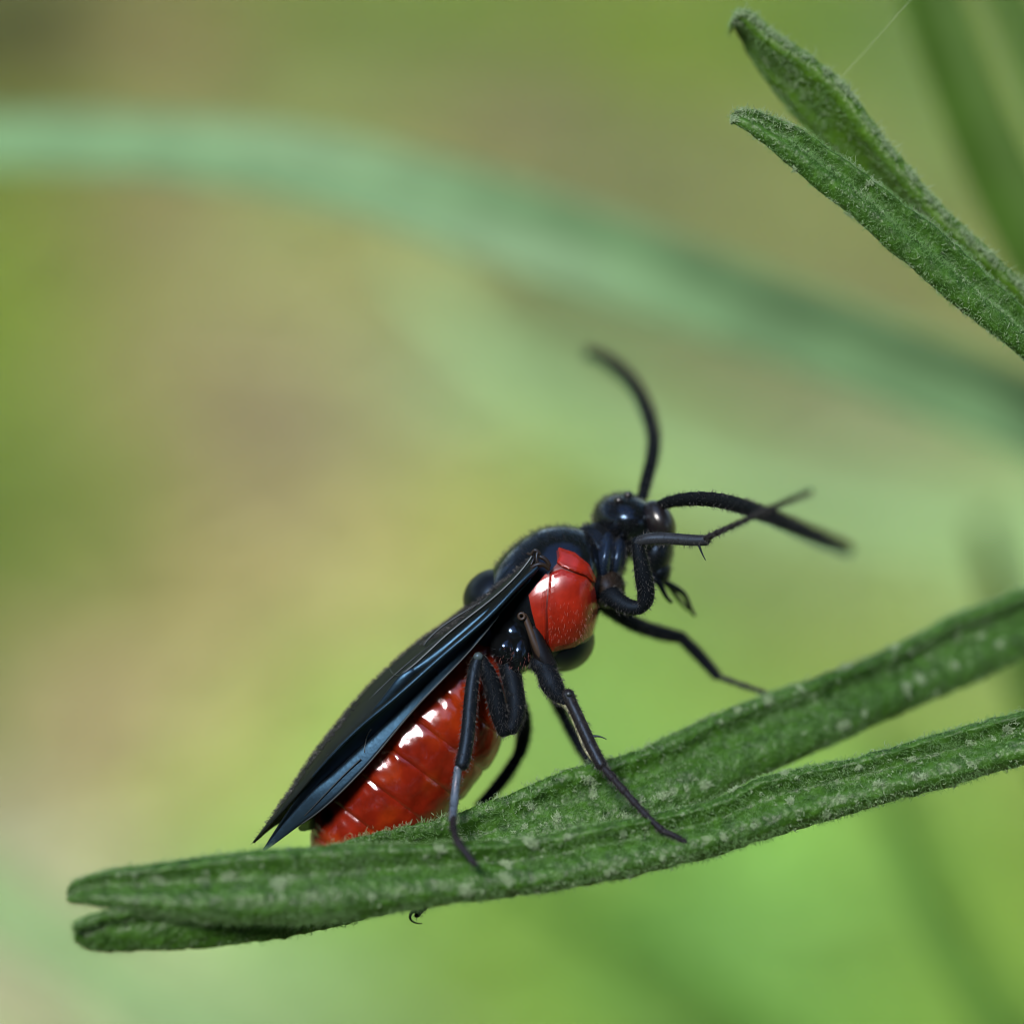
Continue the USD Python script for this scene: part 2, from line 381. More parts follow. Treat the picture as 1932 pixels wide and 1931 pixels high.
# ------------------------------------------------------------------ ground: moss, fresh grass and dry litter in patches (x, y in metres, colour)
GROUND_K = 0.73
PATCHES = np.array([
    (-0.060,0.421,70,82,32), (-0.043,0.418,156,148,88), (-0.024,0.418,126,150,60), (-0.004,0.418,111,151,39), (0.015,0.418,127,158,46), (0.035,0.421,102,146,29),
    (0.051,0.418,112,148,75), (-0.057,0.400,117,124,52), (-0.038,0.396,151,155,93), (-0.020,0.398,134,151,85), (-0.001,0.392,138,134,92), (0.018,0.400,129,152,57),
    (0.029,0.380,135,155,75), (-0.051,0.349,128,153,48), (-0.037,0.348,161,148,109), (-0.026,0.346,165,188,110), (-0.009,0.342,166,170,101), (0.008,0.371,124,135,87),
    (0.019,0.366,139,150,95), (0.036,0.354,140,152,88), (0.052,0.371,125,160,80), (-0.048,0.324,133,166,48), (-0.037,0.324,162,163,91), (-0.027,0.321,167,164,116),
    (-0.015,0.324,175,182,111), (-0.004,0.319,160,179,126), (0.006,0.324,114,138,76), (0.017,0.311,123,132,90), (0.027,0.308,138,139,102), (-0.044,0.292,115,147,40),
    (-0.034,0.292,171,164,109), (-0.023,0.292,162,142,124), (-0.012,0.292,163,170,116), (-0.002,0.303,139,182,135), (0.006,0.296,137,177,104), (0.021,0.294,145,177,110),
    (0.033,0.296,136,145,108), (0.042,0.291,148,150,103), (-0.042,0.273,90,133,22), (-0.035,0.275,146,164,70), (-0.025,0.273,162,162,114), (-0.016,0.273,169,165,114),
    (-0.006,0.279,169,176,69), (0.004,0.284,154,192,99), (0.019,0.269,131,173,120), (0.034,0.277,152,183,124), (0.041,0.281,188,238,159), (-0.040,0.257,80,122,30),
    (-0.030,0.257,191,180,113), (-0.020,0.255,194,186,118), (-0.012,0.260,183,185,115), (0.017,0.262,122,123,54), (0.028,0.260,145,173,78), (0.035,0.270,144,170,110),
    (-0.037,0.239,139,157,83), (-0.029,0.239,206,168,149), (-0.022,0.237,177,190,93), (-0.015,0.237,168,205,100), (0.003,0.237,137,180,88), (0.014,0.250,142,192,79),
    (0.025,0.253,141,161,76), (-0.035,0.224,149,164,84), (-0.028,0.226,213,165,129), (-0.021,0.226,163,232,86), (0.025,0.225,134,194,76), (0.030,0.243,150,180,85),
    (-0.035,0.214,190,208,188), (-0.032,0.202,193,204,146), (-0.024,0.202,170,193,144), (-0.015,0.203,142,191,127), (-0.006,0.207,131,179,50), (0.001,0.204,144,176,66),
    (0.010,0.207,89,159,54), (0.020,0.210,171,240,126), (0.012,0.200,40,78,18), (0.025,0.204,107,155,44), (0.033,0.214,137,168,58), (0.032,0.202,126,173,51),
    (0.030,0.218,105,138,62),
], float)
PCOL = srgb(*PATCHES[:, 2:].T).T * GROUND_K
PCOL = 0.92 * PCOL + 0.08 * PCOL.mean(1, keepdims=True)

def ground_colour(x, y):
    d2 = (x[:, None] - PATCHES[None, :, 0]) ** 2 / 0.0060 ** 2 + (y[:, None] - PATCHES[None, :, 1]) ** 2 / 0.0100 ** 2
    k = np.exp(-0.5 * np.minimum(d2, 60)) + 1e-12
    c = (k @ PCOL) / k.sum(1, keepdims=True)
    near = np.clip(np.exp(-0.5 * np.minimum(d2, 60)).max(1) * 8, 0, 1)[:, None]
    q = np.stack([x * 28, y * 28, 0 * x], 1)
    mix = meshkit.fbm(q, 3, 5)[:, None]
    far = GROUND_K * (srgb(160, 155, 100) * (1 - mix) + srgb(125, 165, 75) * mix)
    return near * c + (1 - near) * far

def axis(lo, hi, step, far):
    a = list(np.arange(lo, hi + step / 2, step))
    s, x = step, hi
    while x < far:
        s *= 1.5; x += s; a.append(x)
    s, x = step, lo
    while x > -far:
        s *= 1.5; x -= s; a.insert(0, x)
    return np.array(a)

gx, gy = axis(-0.09, 0.09, 0.0025, 60), axis(0.13, 0.52, 0.003, 60)
GX, GY = np.meshgrid(gx, gy, indexing='ij')
gp = np.stack([GX.ravel(), GY.ravel(), 0 * GX.ravel()], 1)
gp[:, 2] = np.where(np.hypot(gp[:, 0], gp[:, 1]) < 2, 0.004 * (meshkit.fbm(gp * 60, 4, 2) - 0.5), 0)
gq = grid_faces(len(gx), len(gy), False)
gf = np.vstack([gq[:, [0, 2, 1]], gq[:, [0, 3, 2]]])
gn = normals(gp, gf)
if gn[:, 2].mean() < 0:
    gf, gn = gf[:, ::-1], -gn
tag(stage.GetPrimAtPath(put('ground', gp, gf, 'ground', n=gn, units=False, tint=ground_colour(gp[:, 0], gp[:, 1]))), kind='structure', label='ground of moss, short grass and dry litter far behind the leaf, wholly out of focus', category='ground')

rng = np.random.default_rng(7)
def ground_blades(n, area, hgt, wid, flat):
    x, y = rng.uniform(area[0], area[1], n), rng.uniform(area[2], area[3], n)
    col = ground_colour(x, y) * rng.uniform(0.75, 1.3, (n, 1)) * rng.uniform(0.93, 1.07, (n, 3))
    h, w, a = rng.uniform(*hgt, n), rng.uniform(*wid, n), rng.uniform(0, 2 * math.pi, n)
    e = rng.uniform(0.05, 0.35, n) if flat else rng.uniform(0.35, 1.3, n)          # steepness of the base
    dx, dy = np.cos(a), np.sin(a)
    z0 = 0.004 * (meshkit.fbm(np.stack([x, y, 0 * x], 1) * 60, 4, 2) - 0.5)
    V = []
    for k in range(4):
        t = k / 3
        el = e * (1 - 0.75 * t)
        r, z = h * t * np.cos(el), h * t * np.sin(el) + (0.0008 if flat else -0.0005)
        ww = w * (1 - 0.85 * t ** 2) * 0.5
        for s in (-1, 1):
            V.append(np.stack([x + dx * r - dy * ww * s, y + dy * r + dx * ww * s, z0 + z], 1))
    V = np.stack(V, 1)
    F = np.concatenate([[[2 * k, 2 * k + 1, 2 * k + 3], [2 * k, 2 * k + 3, 2 * k + 2]] for k in range(3)])
    F = (F[None] + (np.arange(n) * 8)[:, None, None]).reshape(-1, 3)
    return V.reshape(-1, 3), F, np.repeat(col, 8, 0)
AREA = (-0.11, 0.11, 0.15, 0.55)
v, f, c = ground_blades(16000, AREA, (0.003, 0.008), (0.0008, 0.0018), False)
tag(stage.GetPrimAtPath(put('grass', v, f, 'grass', units=False, tint=c)), kind='stuff', label='short pale green grass and moss covering the ground far behind the leaf', category='grass')
v, f, c = ground_blades(5000, AREA, (0.006, 0.018), (0.001, 0.003), True)
tag(stage.GetPrimAtPath(put('leaf_litter', v, f, 'grass', units=False, tint=c * np.array([1.08, 0.98, 0.95]))), kind='stuff', label='dry tan straw and litter lying between the grass far behind the leaf', category='litter')

def unseen_shrubs(n):
    """Unseen bushes all round, placed to block sky and shape highlights; open overhead."""
    r = np.random.default_rng(41)
    a = r.uniform(0, 2 * math.pi, n)
    top = 1.6 + 0.5 * (meshkit.fbm(np.stack([np.cos(a) * 3, np.sin(a) * 3, 0 * a], 1), 3, 1) - 0.5)
    top = np.where(np.abs((a - 1.5 * math.pi + math.pi) % (2 * math.pi) - math.pi) < 0.75, 0.36 * top, top)     # open on the side the light comes from
    z = r.random(n) ** 0.8 * top
    d = 0.72 + 0.35 * r.random(n) - 0.12 * np.sin(z / 1.3 * math.pi)
    c = np.stack([d * np.cos(a), 0.22 + d * np.sin(a), z], 1)
    u = r.normal(0, 1, (n, 3)); u /= np.linalg.norm(u, axis=1, keepdims=True)
    w = np.cross(u, r.normal(0, 1, (n, 3))); w /= np.linalg.norm(w, axis=1, keepdims=True)
    L, W = r.uniform(0.035, 0.075, (n, 1)), r.uniform(0.012, 0.026, (n, 1))
    k = np.cross(u, w) * W * 0.25
    v = np.stack([c - u * L, c - u * L * 0.2 + w * W + k, c + u * L, c - u * L * 0.2 - w * W + k], 1).reshape(-1, 3)
    f = (np.array([[0, 1, 2], [0, 2, 3]])[None] + (np.arange(n) * 4)[:, None, None]).reshape(-1, 3)
    col = np.array([0.035, 0.075, 0.020]) * r.uniform(0.6, 1.5, (n, 1)) * r.uniform(0.9, 1.1, (n, 3))
    tag(stage.GetPrimAtPath(put('unseen_shrubs', v, f, 'grass', units=False, tint=np.repeat(col, 4, 0))), kind='stuff', label='leafy bushes out of view all round, placed to block the sky and darken reflections', category='bushes')
unseen_shrubs(11000)  # out of view; keeps most of the sky out of the reflections

# ------------------------------------------------------------------ soft leaves behind the subject
def strap(name, label, mtl, rows, n=80, fold=0.25, roll=None, group=None):
    """A long narrow leaf: rows of (px, py, w, half width); roll turns its face about its length (radians, interpolated)."""
    c = smooth_path(PP([r[:3] for r in rows]), n)
    hw = resample(np.array([[i, r[3]] for i, r in enumerate(rows)], float), n)[:, 1]
    rl = np.interp(np.linspace(0, 1, n), np.linspace(0, 1, len(roll)), roll) if roll else np.zeros(n)
    t = np.gradient(c, axis=0); t /= np.linalg.norm(t, axis=1, keepdims=True)
    a = np.cross(t, [0, 0, 1.0]); a /= np.linalg.norm(a, axis=1, keepdims=True)
    b = np.cross(a, t)
    ca, sa = np.cos(rl)[:, None], np.sin(rl)[:, None]
    a, b = a * ca + b * sa, b * ca - a * sa
    prof = [(-1, 0), (-.9, .03), (-.5, -.06), (-.12, -.16), (0, -.22), (.12, -.16), (.5, -.06), (.9, .03), (1, 0)]
    th = 0.09
    loop = prof + [(s, g - th) for s, g in prof[::-1]]
    rings = np.stack([c + hw[:, None] * (s * a + (fold * 4 * g) * b) for s, g in loop], 1)
    v, f = closed_loft(rings)
    base = world(c[-1])
    p = thing(name, label, 'leaf', base, group)
    put('lamina', v, f, mtl, p, n=normals(v, f))
    return p

strap('grass_leaf', 'long pale grey-green blurred leaf arching from the left edge down to the right edge', 'blade_grey',
      [(-700, 330, -3300, 95), (-300, 282, -3100, 92), (0, 266, -2950, 102), (300, 274, -2850, 102), (600, 318, -2750, 100), (1000, 436, -2650, 104), (1450, 598, -2500, 118), (1932, 785, -2350, 126), (2400, 990, -2200, 118)],
      n=120, roll=[0.7, 0.7, 0.55, 0.1, -0.45, -0.7, -0.8])
strap('grass_leaf', 'dark green blurred leaf slanting down through the upper right corner', 'blade_dark',
      [(1630, -420, -1600, 60), (1718, -150, -1600, 80), (1796, 100, -1560, 86), (1872, 290, -1530, 84), (1970, 500, -1500, 80), (2150, 800, -1450, 70)], roll=[0.2, 0.3])
strap('grass_leaf', 'short dark green blurred leaf at the far right of the upper right corner', 'blade_dark',
      [(1800, -200, -2100, 45), (1905, -20, -2050, 50), (1975, 150, -2000, 58), (2060, 420, -1950, 60)], roll=[0.1, 0.2])
strap('grass_leaf', 'dark blurred leaf dropping behind the bottom leaf near the right edge', 'blade_dark',
      [(1850, 980, -3600, 30), (1888, 1100, -3500, 70), (1950, 1260, -3100, 110), (2060, 1500, -3100, 110), (2150, 1750, -3100, 80)], roll=[0.2, 0.4])
strap('grass_leaf', 'olive green blurred stalk below the bottom leaf, running down to the lower right corner', 'blade_mid',
      [(1660, 1380, -4500, 60), (1710, 1560, -4400, 78), (1790, 1740, -4300, 85), (1900, 1930, -4200, 85), (2050, 2150, -4100, 80)], roll=[0.6, 0.5])
strap('grass_leaf', 'mid green blurred leaf crossing the bottom edge below the insect, pointing down to the right', 'blade_mid',
      [(960, 1640, -5200, 40), (1120, 1740, -5000, 75), (1290, 1850, -4800, 95), (1450, 1980, -4600, 95), (1700, 2200, -4400, 80)], roll=[0.7, 0.6])
strap('grass_leaf', 'pale mint blurred leaf crossing the lower left corner', 'blade_mint',
      [(-400, 1500, -6500, 110), (-100, 1640, -6300, 120), (120, 1790, -6100, 120), (330, 1930, -5900, 110), (620, 2150, -5700, 100)], roll=[-0.3, -0.3])
strap('grass_leaf', 'pale mint blurred leaf behind the antennae, sloping down to the right', 'blade_mint',
      [(760, 480, -9500, 50), (900, 640, -9300, 90), (1120, 800, -9000, 100), (1450, 930, -8700, 95), (1800, 1000, -8400, 90), (2200, 1040, -8000, 80)], roll=[-0.2, -0.2])

# ------------------------------------------------------------------ the hairy leaves
def leaf_shell(top, bottom, wt, wb, front, thick, n=260, m=52, seed=0, rough=3.6, lump=9, relief=None):
    """Leaf between a top edge and a bottom edge (each px, py rows paired along its length), depths wt/wb along it;
    front: [(share of the width, depth of the face)]; returned closed with rounded margins."""
    k = len(top)
    T = resample(np.array([P(*top[i], wt[i]) for i in range(k)]), n)
    B = resample(np.array([P(*bottom[i], wb[i]) for i in range(k)]), n)
    e = B - T
    width = np.linalg.norm(e, axis=1, keepdims=True)
    t = np.gradient((T + B) / 2, axis=0); t /= np.linalg.norm(t, axis=1, keepdims=True)
    nn = np.cross(t, e); nn /= np.linalg.norm(nn, axis=1, keepdims=True)
    nn *= np.sign(nn[:, 2:3])
    sc = np.minimum(1, width / 90.0)
    if relief is not None:
        sc = sc * np.interp(np.linspace(0, 1, n), np.linspace(0, 1, k), relief)[:, None]
    loop = [(0, 0)] + list(front) + [(1, 0)] + [(f, g - thick) for f, g in list(front)[::-1]]
    L = np.array(loop + [loop[0]], float)
    s = np.r_[0, np.cumsum(np.linalg.norm(np.diff(L * [100, 1], axis=0), axis=1))]
    q = CubicSpline(s, L, axis=0, bc_type='periodic')(np.linspace(0, s[-1], m + 1)[:-1])
    rings = T[:, None] + q[None, :, :1] * e[:, None] + q[None, :, 1:] * (sc * 1.0)[:, None] * nn[:, None]
    v, f = closed_loft(rings)
    nv = normals(v, f)
    v = v + nv * (lump * (meshkit.fbm(v / 75.0, 3, seed)[:, None] - 0.5) + 2 * rough * (meshkit.fbm(v / 13.0, 2, seed + 9)[:, None] - 0.5) + 0.5 * lump * (meshkit.fbm(v / 28.0, 2, seed + 4)[:, None] - 0.5))
    return v, f, normals(v, f)

def clothe(path, v, f, n_hair, seed, length=(12, 30), lean=(0, 0, 0), width=0.7):
    r = np.random.default_rng(seed)
    p, nn = sample(v, f, int(n_hair * 2.2), r, lambda p, n: (n[:, 2] > -0.35) & (np.abs(p[:, 0]) < 1150) & (np.abs(p[:, 1]) < 1150))
    dens = meshkit.fbm(p / 60.0, 3, seed)
    k = r.random(len(p)) < np.clip(0.45 + 2.2 * (dens - 0.45), 0.12, 1)
    p, nn = p[k][:n_hair], nn[k][:n_hair]
    curves('hairs', strands(p, nn, r, length, lean, 0.6, 0.8), r.uniform(0.6, 1.2, len(p)) * width, 'leaf_hair', path, 'stuff')

def tufts(path, v, f, spots, seed, name='tuft'):
    """Pale felted flecks: a little mat of curled white hairs at each spot (px, py, half length, half height)."""
    r = np.random.default_rng(seed)
    fr = np.asarray(f)
    out, wid = [], []
    main = len(spots)
    spots = list(spots)
    for px, py, a, b in list(spots):                       # every fleck has a few crumbs round it
        for _ in range(r.integers(1, 5)):
            spots.append((px + r.normal(0, 45), py + r.normal(0, 16), a * r.uniform(0.15, 0.4), b * r.uniform(0.2, 0.5)))
    fn = normals(v, fr)
    scale = 1 - v[:, 2] / D
    X, Y = v[:, 0] / scale + 966, 965.5 - v[:, 1] / scale
    for j, (px, py, a, b) in enumerate(spots):
        a, b = a * r.uniform(0.3, 0.75), b * r.uniform(0.35, 0.85)
        ok = np.flatnonzero(fn[:, 2] > 0.1)
        i = ok[np.argmin((X[ok] - px) ** 2 + (Y[ok] - py) ** 2)]
        if (X[i] - px) ** 2 + (Y[i] - py) ** 2 > 100:
            continue
        m = int((30 if j < main else 6) + a * b * r.uniform(0.8, 2.2) * (1.5 if j < main else 0.6))
        ang = r.uniform(-0.7, 0.7)
        q = np.stack([r.normal(0, a * 0.5, m), r.normal(0, b * 0.5, m)], 1) @ np.array([[math.cos(ang), math.sin(ang)], [-math.sin(ang), math.cos(ang)]])
        near = ok[np.argmin((X[ok][None] - px - q[:, :1]) ** 2 + (Y[ok][None] - py - q[:, 1:]) ** 2, axis=1)]
        c = v[near] + fn[near] * r.uniform(0.5, 3.0, (m, 1))
        d = r.normal(0, 1, (m, 3)); d -= fn[near] * np.sum(d * fn[near], 1, keepdims=True) * 0.8
        d /= np.linalg.norm(d, axis=1, keepdims=True)
        e = r.normal(0, 1, (m, 3))
        tt = np.linspace(-1, 1, 5)
        L = r.uniform(1.2, 4.5, m)
        out.append(c[:, None] + d[:, None] * (tt[None, :, None] * L[:, None, None]) + e[:, None] * ((tt ** 2)[None, :, None] * 2.0))
        wid.append(r.uniform(0.7, 1.8, m))
    p, nn = sample(v, f, 9000, r, lambda p, n: (n[:, 2] > 0.05) & (np.abs(p[:, 0]) < 1050) & (np.abs(p[:, 1]) < 1050))
    k = r.random(len(p)) < np.clip((meshkit.fbm(p / 90.0, 3, seed) - 0.38) * 3, 0.05, 0.8)     # single curled hairs that catch the light
    p, nn = p[k], nn[k]
    d = r.normal(0, 1, p.shape); d -= nn * np.sum(d * nn, 1, keepdims=True) * 0.7
    tt, L = np.linspace(-1, 1, 5), r.uniform(0.8, 2.6, len(p))
    out.append((p + nn * 1.5)[:, None] + d[:, None] * (tt[None, :, None] * L[:, None, None]) + nn[:, None] * ((1 - tt ** 2)[None, :, None] * r.uniform(1, 4, (len(p), 1, 1))))
    wid.append(r.uniform(0.6, 1.5, len(p)))
    curves(name, np.concatenate(out), np.concatenate(wid), 'tuft', path, 'stuff')

def fringe(path, edge, w, n, seed, push, length=(8, 22)):
    """Pale hairs standing along a leaf's margin."""
    r = np.random.default_rng(seed)
    e = resample(np.array([P(x, y, z) for (x, y), z in zip(edge, w)]), 400)
    e = e[(np.abs(e[:, 0]) < 1050)]
    i = r.choice(len(e), n)
    p = e[i] + r.normal(0, 4, (n, 3)) + np.array([0, 0, 10])
    d = np.tile(np.array(push, float), (n, 1))
    k = meshkit.fbm(p / 40.0, 2, seed) > 0.42
    curves('fringe', strands(p[k], d[k], r, length, (0, 0, 0.4), 0.6, 0.7), r.uniform(0.6, 1.3, k.sum()), 'tuft', path, 'stuff')

LEAF_LABEL_A = "hairy narrow green leaf in front, on which the insect's near feet stand"
A_top = [(130, 1690), (138, 1666), (190, 1645), (300, 1630), (450, 1607), (600, 1597), (720, 1592), (850, 1590), (1000, 1580), (1120, 1556), (1250, 1532), (1350, 1508), (1430, 1468), (1520, 1447), (1620, 1428), (1750, 1388), (1932, 1340), (2150, 1290), (2600, 1210)]
A_bot = [(132, 1702), (150, 1706), (205, 1713), (310, 1726), (460, 1742), (610, 1738), (730, 1722), (870, 1702), (1020, 1684), (1140, 1662), (1270, 1632), (1380, 1602), (1480, 1572), (1570, 1545), (1670, 1515), (1790, 1482), (1950, 1437), (2160, 1390), (2610, 1300)]
A_w = [300, 305, 305, 300, 285, 265, 245, 225, 200, 180, 160, 140, 125, 115, 105, 95, 80, 60, 20]
FRONT_A = [(0.03, 22), (0.10, 30), (0.24, 20), (0.36, 15), (0.5, 30), (0.66, 42), (0.82, 42), (0.94, 26)]
v, f, n = leaf_shell(A_top, A_bot, A_w, [w + 10 for w in A_w], FRONT_A, 34, n=560, m=80, seed=3)
LA = thing('leaf', LEAF_LABEL_A, 'leaf', world(P(2600, 1250, 20)))
pa = put('lamina', v, f, 'leaf_green', LA, n=n)
clothe(pa, v, f, 30000, 11, (4, 14), (0.25, -0.1, 0))
tufts(pa, v, f, [(955, 1630, 20, 9), (1150, 1642, 26, 9), (525, 1668, 26, 16), (590, 1690, 14, 8), (955, 1658, 22, 9), (300, 1660, 20, 12), (880, 1680, 18, 8), (1250, 1617, 10, 7), (1365, 1578, 8, 9), (1420, 1558, 8, 6), (1000, 1588, 18, 7), (1070, 1578, 14, 6),
                 (1490, 1512, 10, 7), (1590, 1508, 10, 7), (1655, 1478, 10, 6), (1380, 1482, 16, 8), (1480, 1458, 12, 5), (1620, 1445, 9, 5), (1720, 1430, 10, 5), (1830, 1400, 10, 6), (1900, 1372, 14, 7), (1560, 1535, 14, 6), (1740, 1465, 11, 6), (1830, 1440, 8, 5), (700, 1690, 12, 7), (430, 1650, 14, 9), (1175, 1572, 8, 5), (830, 1600, 22, 8)], 21, 'felt_tuft')

B_top = [(2600, 860), (2150, 1030), (1932, 1112), (1800, 1160), (1650, 1236), (1500, 1292), (1350, 1347), (1200, 1416), (1060, 1456), (930, 1508), (850, 1538), (720, 1568), (600, 1602), (450, 1660), (300, 1700), (225, 1712), (168, 1728), (140, 1745)]
B_bot = [(2620, 960), (2170, 1135), (1950, 1232), (1830, 1290), (1690, 1350), (1570, 1405), (1440, 1460), (1300, 1530), (1150, 1585), (1010, 1640), (900, 1680), (760, 1716), (640, 1744), (500, 1774), (340, 1790), (240, 1793), (172, 1788), (142, 1770)]
B_w = [-700, -480, -380, -310, -230, -150, -80, -10, 40, 80, 108, 152, 205, 268, 318, 328, 330, 330]
FRONT_B = [(0.03, 18), (0.12, 26), (0.26, 6), (0.34, 2), (0.5, 22), (0.68, 32), (0.85, 28), (0.95, 18)]
v, f, n = leaf_shell(B_top, B_bot, B_w, [w + (14 if w < 120 else -60) for w in B_w], FRONT_B, 32, n=560, m=80, seed=5, relief=[1] * 10 + [0.9, 0.75, 0.6, 0.45, 0.35, 0.35, 0.4, 0.5])
LB = thing('leaf', 'hairy narrow green leaf behind the front leaf, rising right under the far front foot', 'leaf', world(P(2600, 910, -700)))
pb = put('lamina', v, f, 'leaf_green', LB, n=n)
clothe(pb, v, f, 30000, 12, (4, 14), (0.2, 0.1, 0))
tufts(pb, v, f, [(1590, 1368, 18, 9), (1885, 1217, 18, 9), (1448, 1322, 12, 10), (1392, 1340, 10, 7), (1510, 1300, 12, 7), (1600, 1258, 16, 9), (1690, 1222, 10, 7), (1710, 1295, 9, 8), (1735, 1280, 14, 9), (1800, 1255, 10, 7), (1630, 1345, 9, 6), (1110, 1470, 20, 8), (1050, 1545, 18, 8), (1000, 1520, 16, 8),
                 (1250, 1500, 22, 8), (1330, 1480, 16, 8), (990, 1560, 14, 6), (1180, 1540, 14, 7), (1850, 1200, 9, 6), (1120, 1500, 12, 8)], 22, 'felt_tuft')

# the forked leaf at the upper right
LC = thing('leaf', 'forked hairy green leaf at the upper right, two pointed lobes with pale fringed edges', 'leaf', world(P(2500, 1150, -250)))
C_top = [(1383, 34), (1400, 28), (1450, 64), (1530, 116), (1590, 166), (1640, 236), (1700, 312), (1770, 395), (1830, 452), (1880, 500), (1940, 556), (2100, 720), (2500, 1100)]
C_bot = [(1381, 44), (1396, 74), (1424, 124), (1470, 186), (1520, 244), (1580, 302), (1650, 368), (1720, 430), (1790, 492), (1840, 545), (1900, 615), (2050, 790), (2440, 1160)]
C_w = [-40, -40, -38, -35, -32, -30, -30, -30, -30, -30, -40, -80, -200]
FRONT_C = [(0.03, 10), (0.1, 14), (0.3, 9), (0.5, 4), (0.7, 1), (0.9, 0), (0.97, -4)]
v, f, n = leaf_shell(C_top, C_bot, C_w, [w - 95 for w in C_w], FRONT_C, 26, n=300, m=60, seed=8, rough=2.5, lump=6)
pc = put('lobe', v, f, 'leaf_bright', LC, n=n)
clothe(pc, v, f, 13000, 13, (4, 14), (-0.1, 0.25, 0))
tufts(pc, v, f, [(1388, 44, 12, 14)], 23, 'felt_tuft')
fringe(pc, C_top, C_w, 1500, 61, (0.5, 0.7, 0.2))
D_top = [(1380, 222), (1402, 210), (1450, 224), (1500, 243), (1560, 284), (1640, 340), (1700, 388), (1760, 434), (1830, 498), (1890, 556), (1945, 606), (2100, 770), (2500, 1180)]
D_bot = [(1383, 231), (1405, 244), (1460, 286), (1530, 345), (1600, 400), (1680, 472), (1750, 532), (1820, 588), (1890, 642), (1940, 682), (1990, 726), (2130, 860), (2480, 1240)]
D_w = [120, 120, 115, 105, 95, 85, 70, 55, 40, 25, 10, -40, -160]
FRONT_D = [(0.03, 16), (0.1, 24), (0.28, 10), (0.42, 6), (0.6, 22), (0.8, 28), (0.94, 18)]
v, f, n = leaf_shell(D_top, D_bot, D_w, [w + 20 for w in D_w], FRONT_D, 28, n=300, m=60, seed=9, rough=2.5, lump=7)
pd = put('lobe', v, f, 'leaf_green', LC, n=n)
clothe(pd, v, f, 15000, 14, (4, 14), (-0.1, 0.25, 0))
tufts(pd, v, f, [(1385, 226, 10, 7), (1500, 318, 8, 6), (1490, 236, 12, 6), (1600, 408, 8, 5), (1640, 345, 14, 4)], 24, 'felt_tuft')

fringe(pd, D_top, D_w, 1700, 62, (0.4, 0.6, 0.5), (6, 16))
fringe(pa, A_top, A_w, 1200, 63, (0.1, 0.5, 0.7), (4, 12))
fringe(pb, B_top[1:], B_w[1:], 1300, 64, (-0.1, 0.7, 0.5), (5, 14))

# spider silk crossing the upper right
sp = thing('spider_thread', 'single fine thread of spider silk beside the upper lobe of the forked leaf', 'thread', world(P(1590, 165, -60)))
st = np.array([[P(1584, 150, -60), P(1640, 88, -40), P(1702, 18, 0), P(1760, -48, 20)]])
curves('thread', st, 0.16, 'silk', sp, tip=1.0)

# ------------------------------------------------------------------ the insect
INS = thing('sawfly', 'black insect with glossy red abdomen and red thorax side, standing on the leaves', 'insect', world(P(960, 1560, 0)))
BLACK, RED, BROWN = np.array([0.0026, 0.0030, 0.0034]), np.array([0.098, 0.0066, 0.0022]), np.array([0.060, 0.038, 0.022])
BLUE = np.array([0.006, 0.010, 0.020])

NSEG = 8.0
def abdo_bulge(u, th):
    ph = (u * NSEG) % 1.0
    k = 1 - 0.020 * np.exp(-(min(ph, 1 - ph) / 0.075) ** 2) + 0.008 * math.sin(math.pi * ph) + 0.030 * (ph - 0.5)
    front = np.clip(np.sin(th), 0, 1)
    fold = -0.012 * np.exp(-((np.cos(th) + 0.5) / 0.07) ** 2) * front        # the crease between back and belly plates
    dimple = 0.016 * np.exp(-((np.cos(th) - 0.30) / 0.10) ** 2) * np.exp(-((ph - 0.25) / 0.14) ** 2) * front
    return k + fold - dimple
ABD_C = [(945, 1205, 52), (900, 1272, 88), (852, 1345, 112), (792, 1412, 121), (737, 1482, 118), (690, 1548, 104), (654, 1606, 88), (640, 1652, 66), (630, 1685, 22)]
ax = np.array([-0.60, 0.80])
pn = np.array([0.80, 0.60])
abd_top = [np.array(c[:2]) - pn * c[2] for c in ABD_C]
abd_bot = [np.array(c[:2]) + pn * c[2] for c in ABD_C]
def abd_tint(v):
    q = meshkit.fbm(v / 55.0, 3, 4)[:, None]
    o = np.clip((meshkit.fbm(v / 38.0, 2, 14)[:, None] - 0.58) * 5, 0, 1)
    c = RED * (0.55 + 0.75 * q)
    c = c * (1 - 0.55 * o) + np.array([0.16, 0.018, 0.002]) * 0.55 * o
    front = np.exp(-np.sum((v[:, :2] - P(880, 1310)[:2]) ** 2, 1) / 70 ** 2)[:, None]
    c = c * (1 - 0.5 * front) + np.array([0.18, 0.020, 0.002]) * 0.5 * front     # orange towards the waist
    spot = np.exp(-(((v[:, 0] - P(620, 1535)[0]) / 14) ** 2 + ((v[:, 1] - P(620, 1535)[1]) / 18) ** 2) ** 2)[:, None]
    tip = np.clip((P(0, 1590)[1] - v[:, 1]) / 40, 0, 1)[:, None] * np.clip((P(660, 0)[0] - v[:, 0]) / 50, 0, 1)[:, None]
    return c * (1 - spot) * (1 - 0.6 * tip) + BLACK * spot + np.array([0.05, 0.02, 0.012]) * 0.6 * tip
abdomen_smooth = blob(abd_top, abd_bot, [0.92 * c[2] for c in ABD_C], -22, n=170, seg=110, bulge=abdo_bulge)
abdomen = (abdomen_smooth[0] + normals(*abdomen_smooth) * (5.5 * (meshkit.fbm(abdomen_smooth[0] * [1 / 30, 1 / 30, 1 / 30], 3, 17)[:, None] - 0.5)), abdomen_smooth[1])

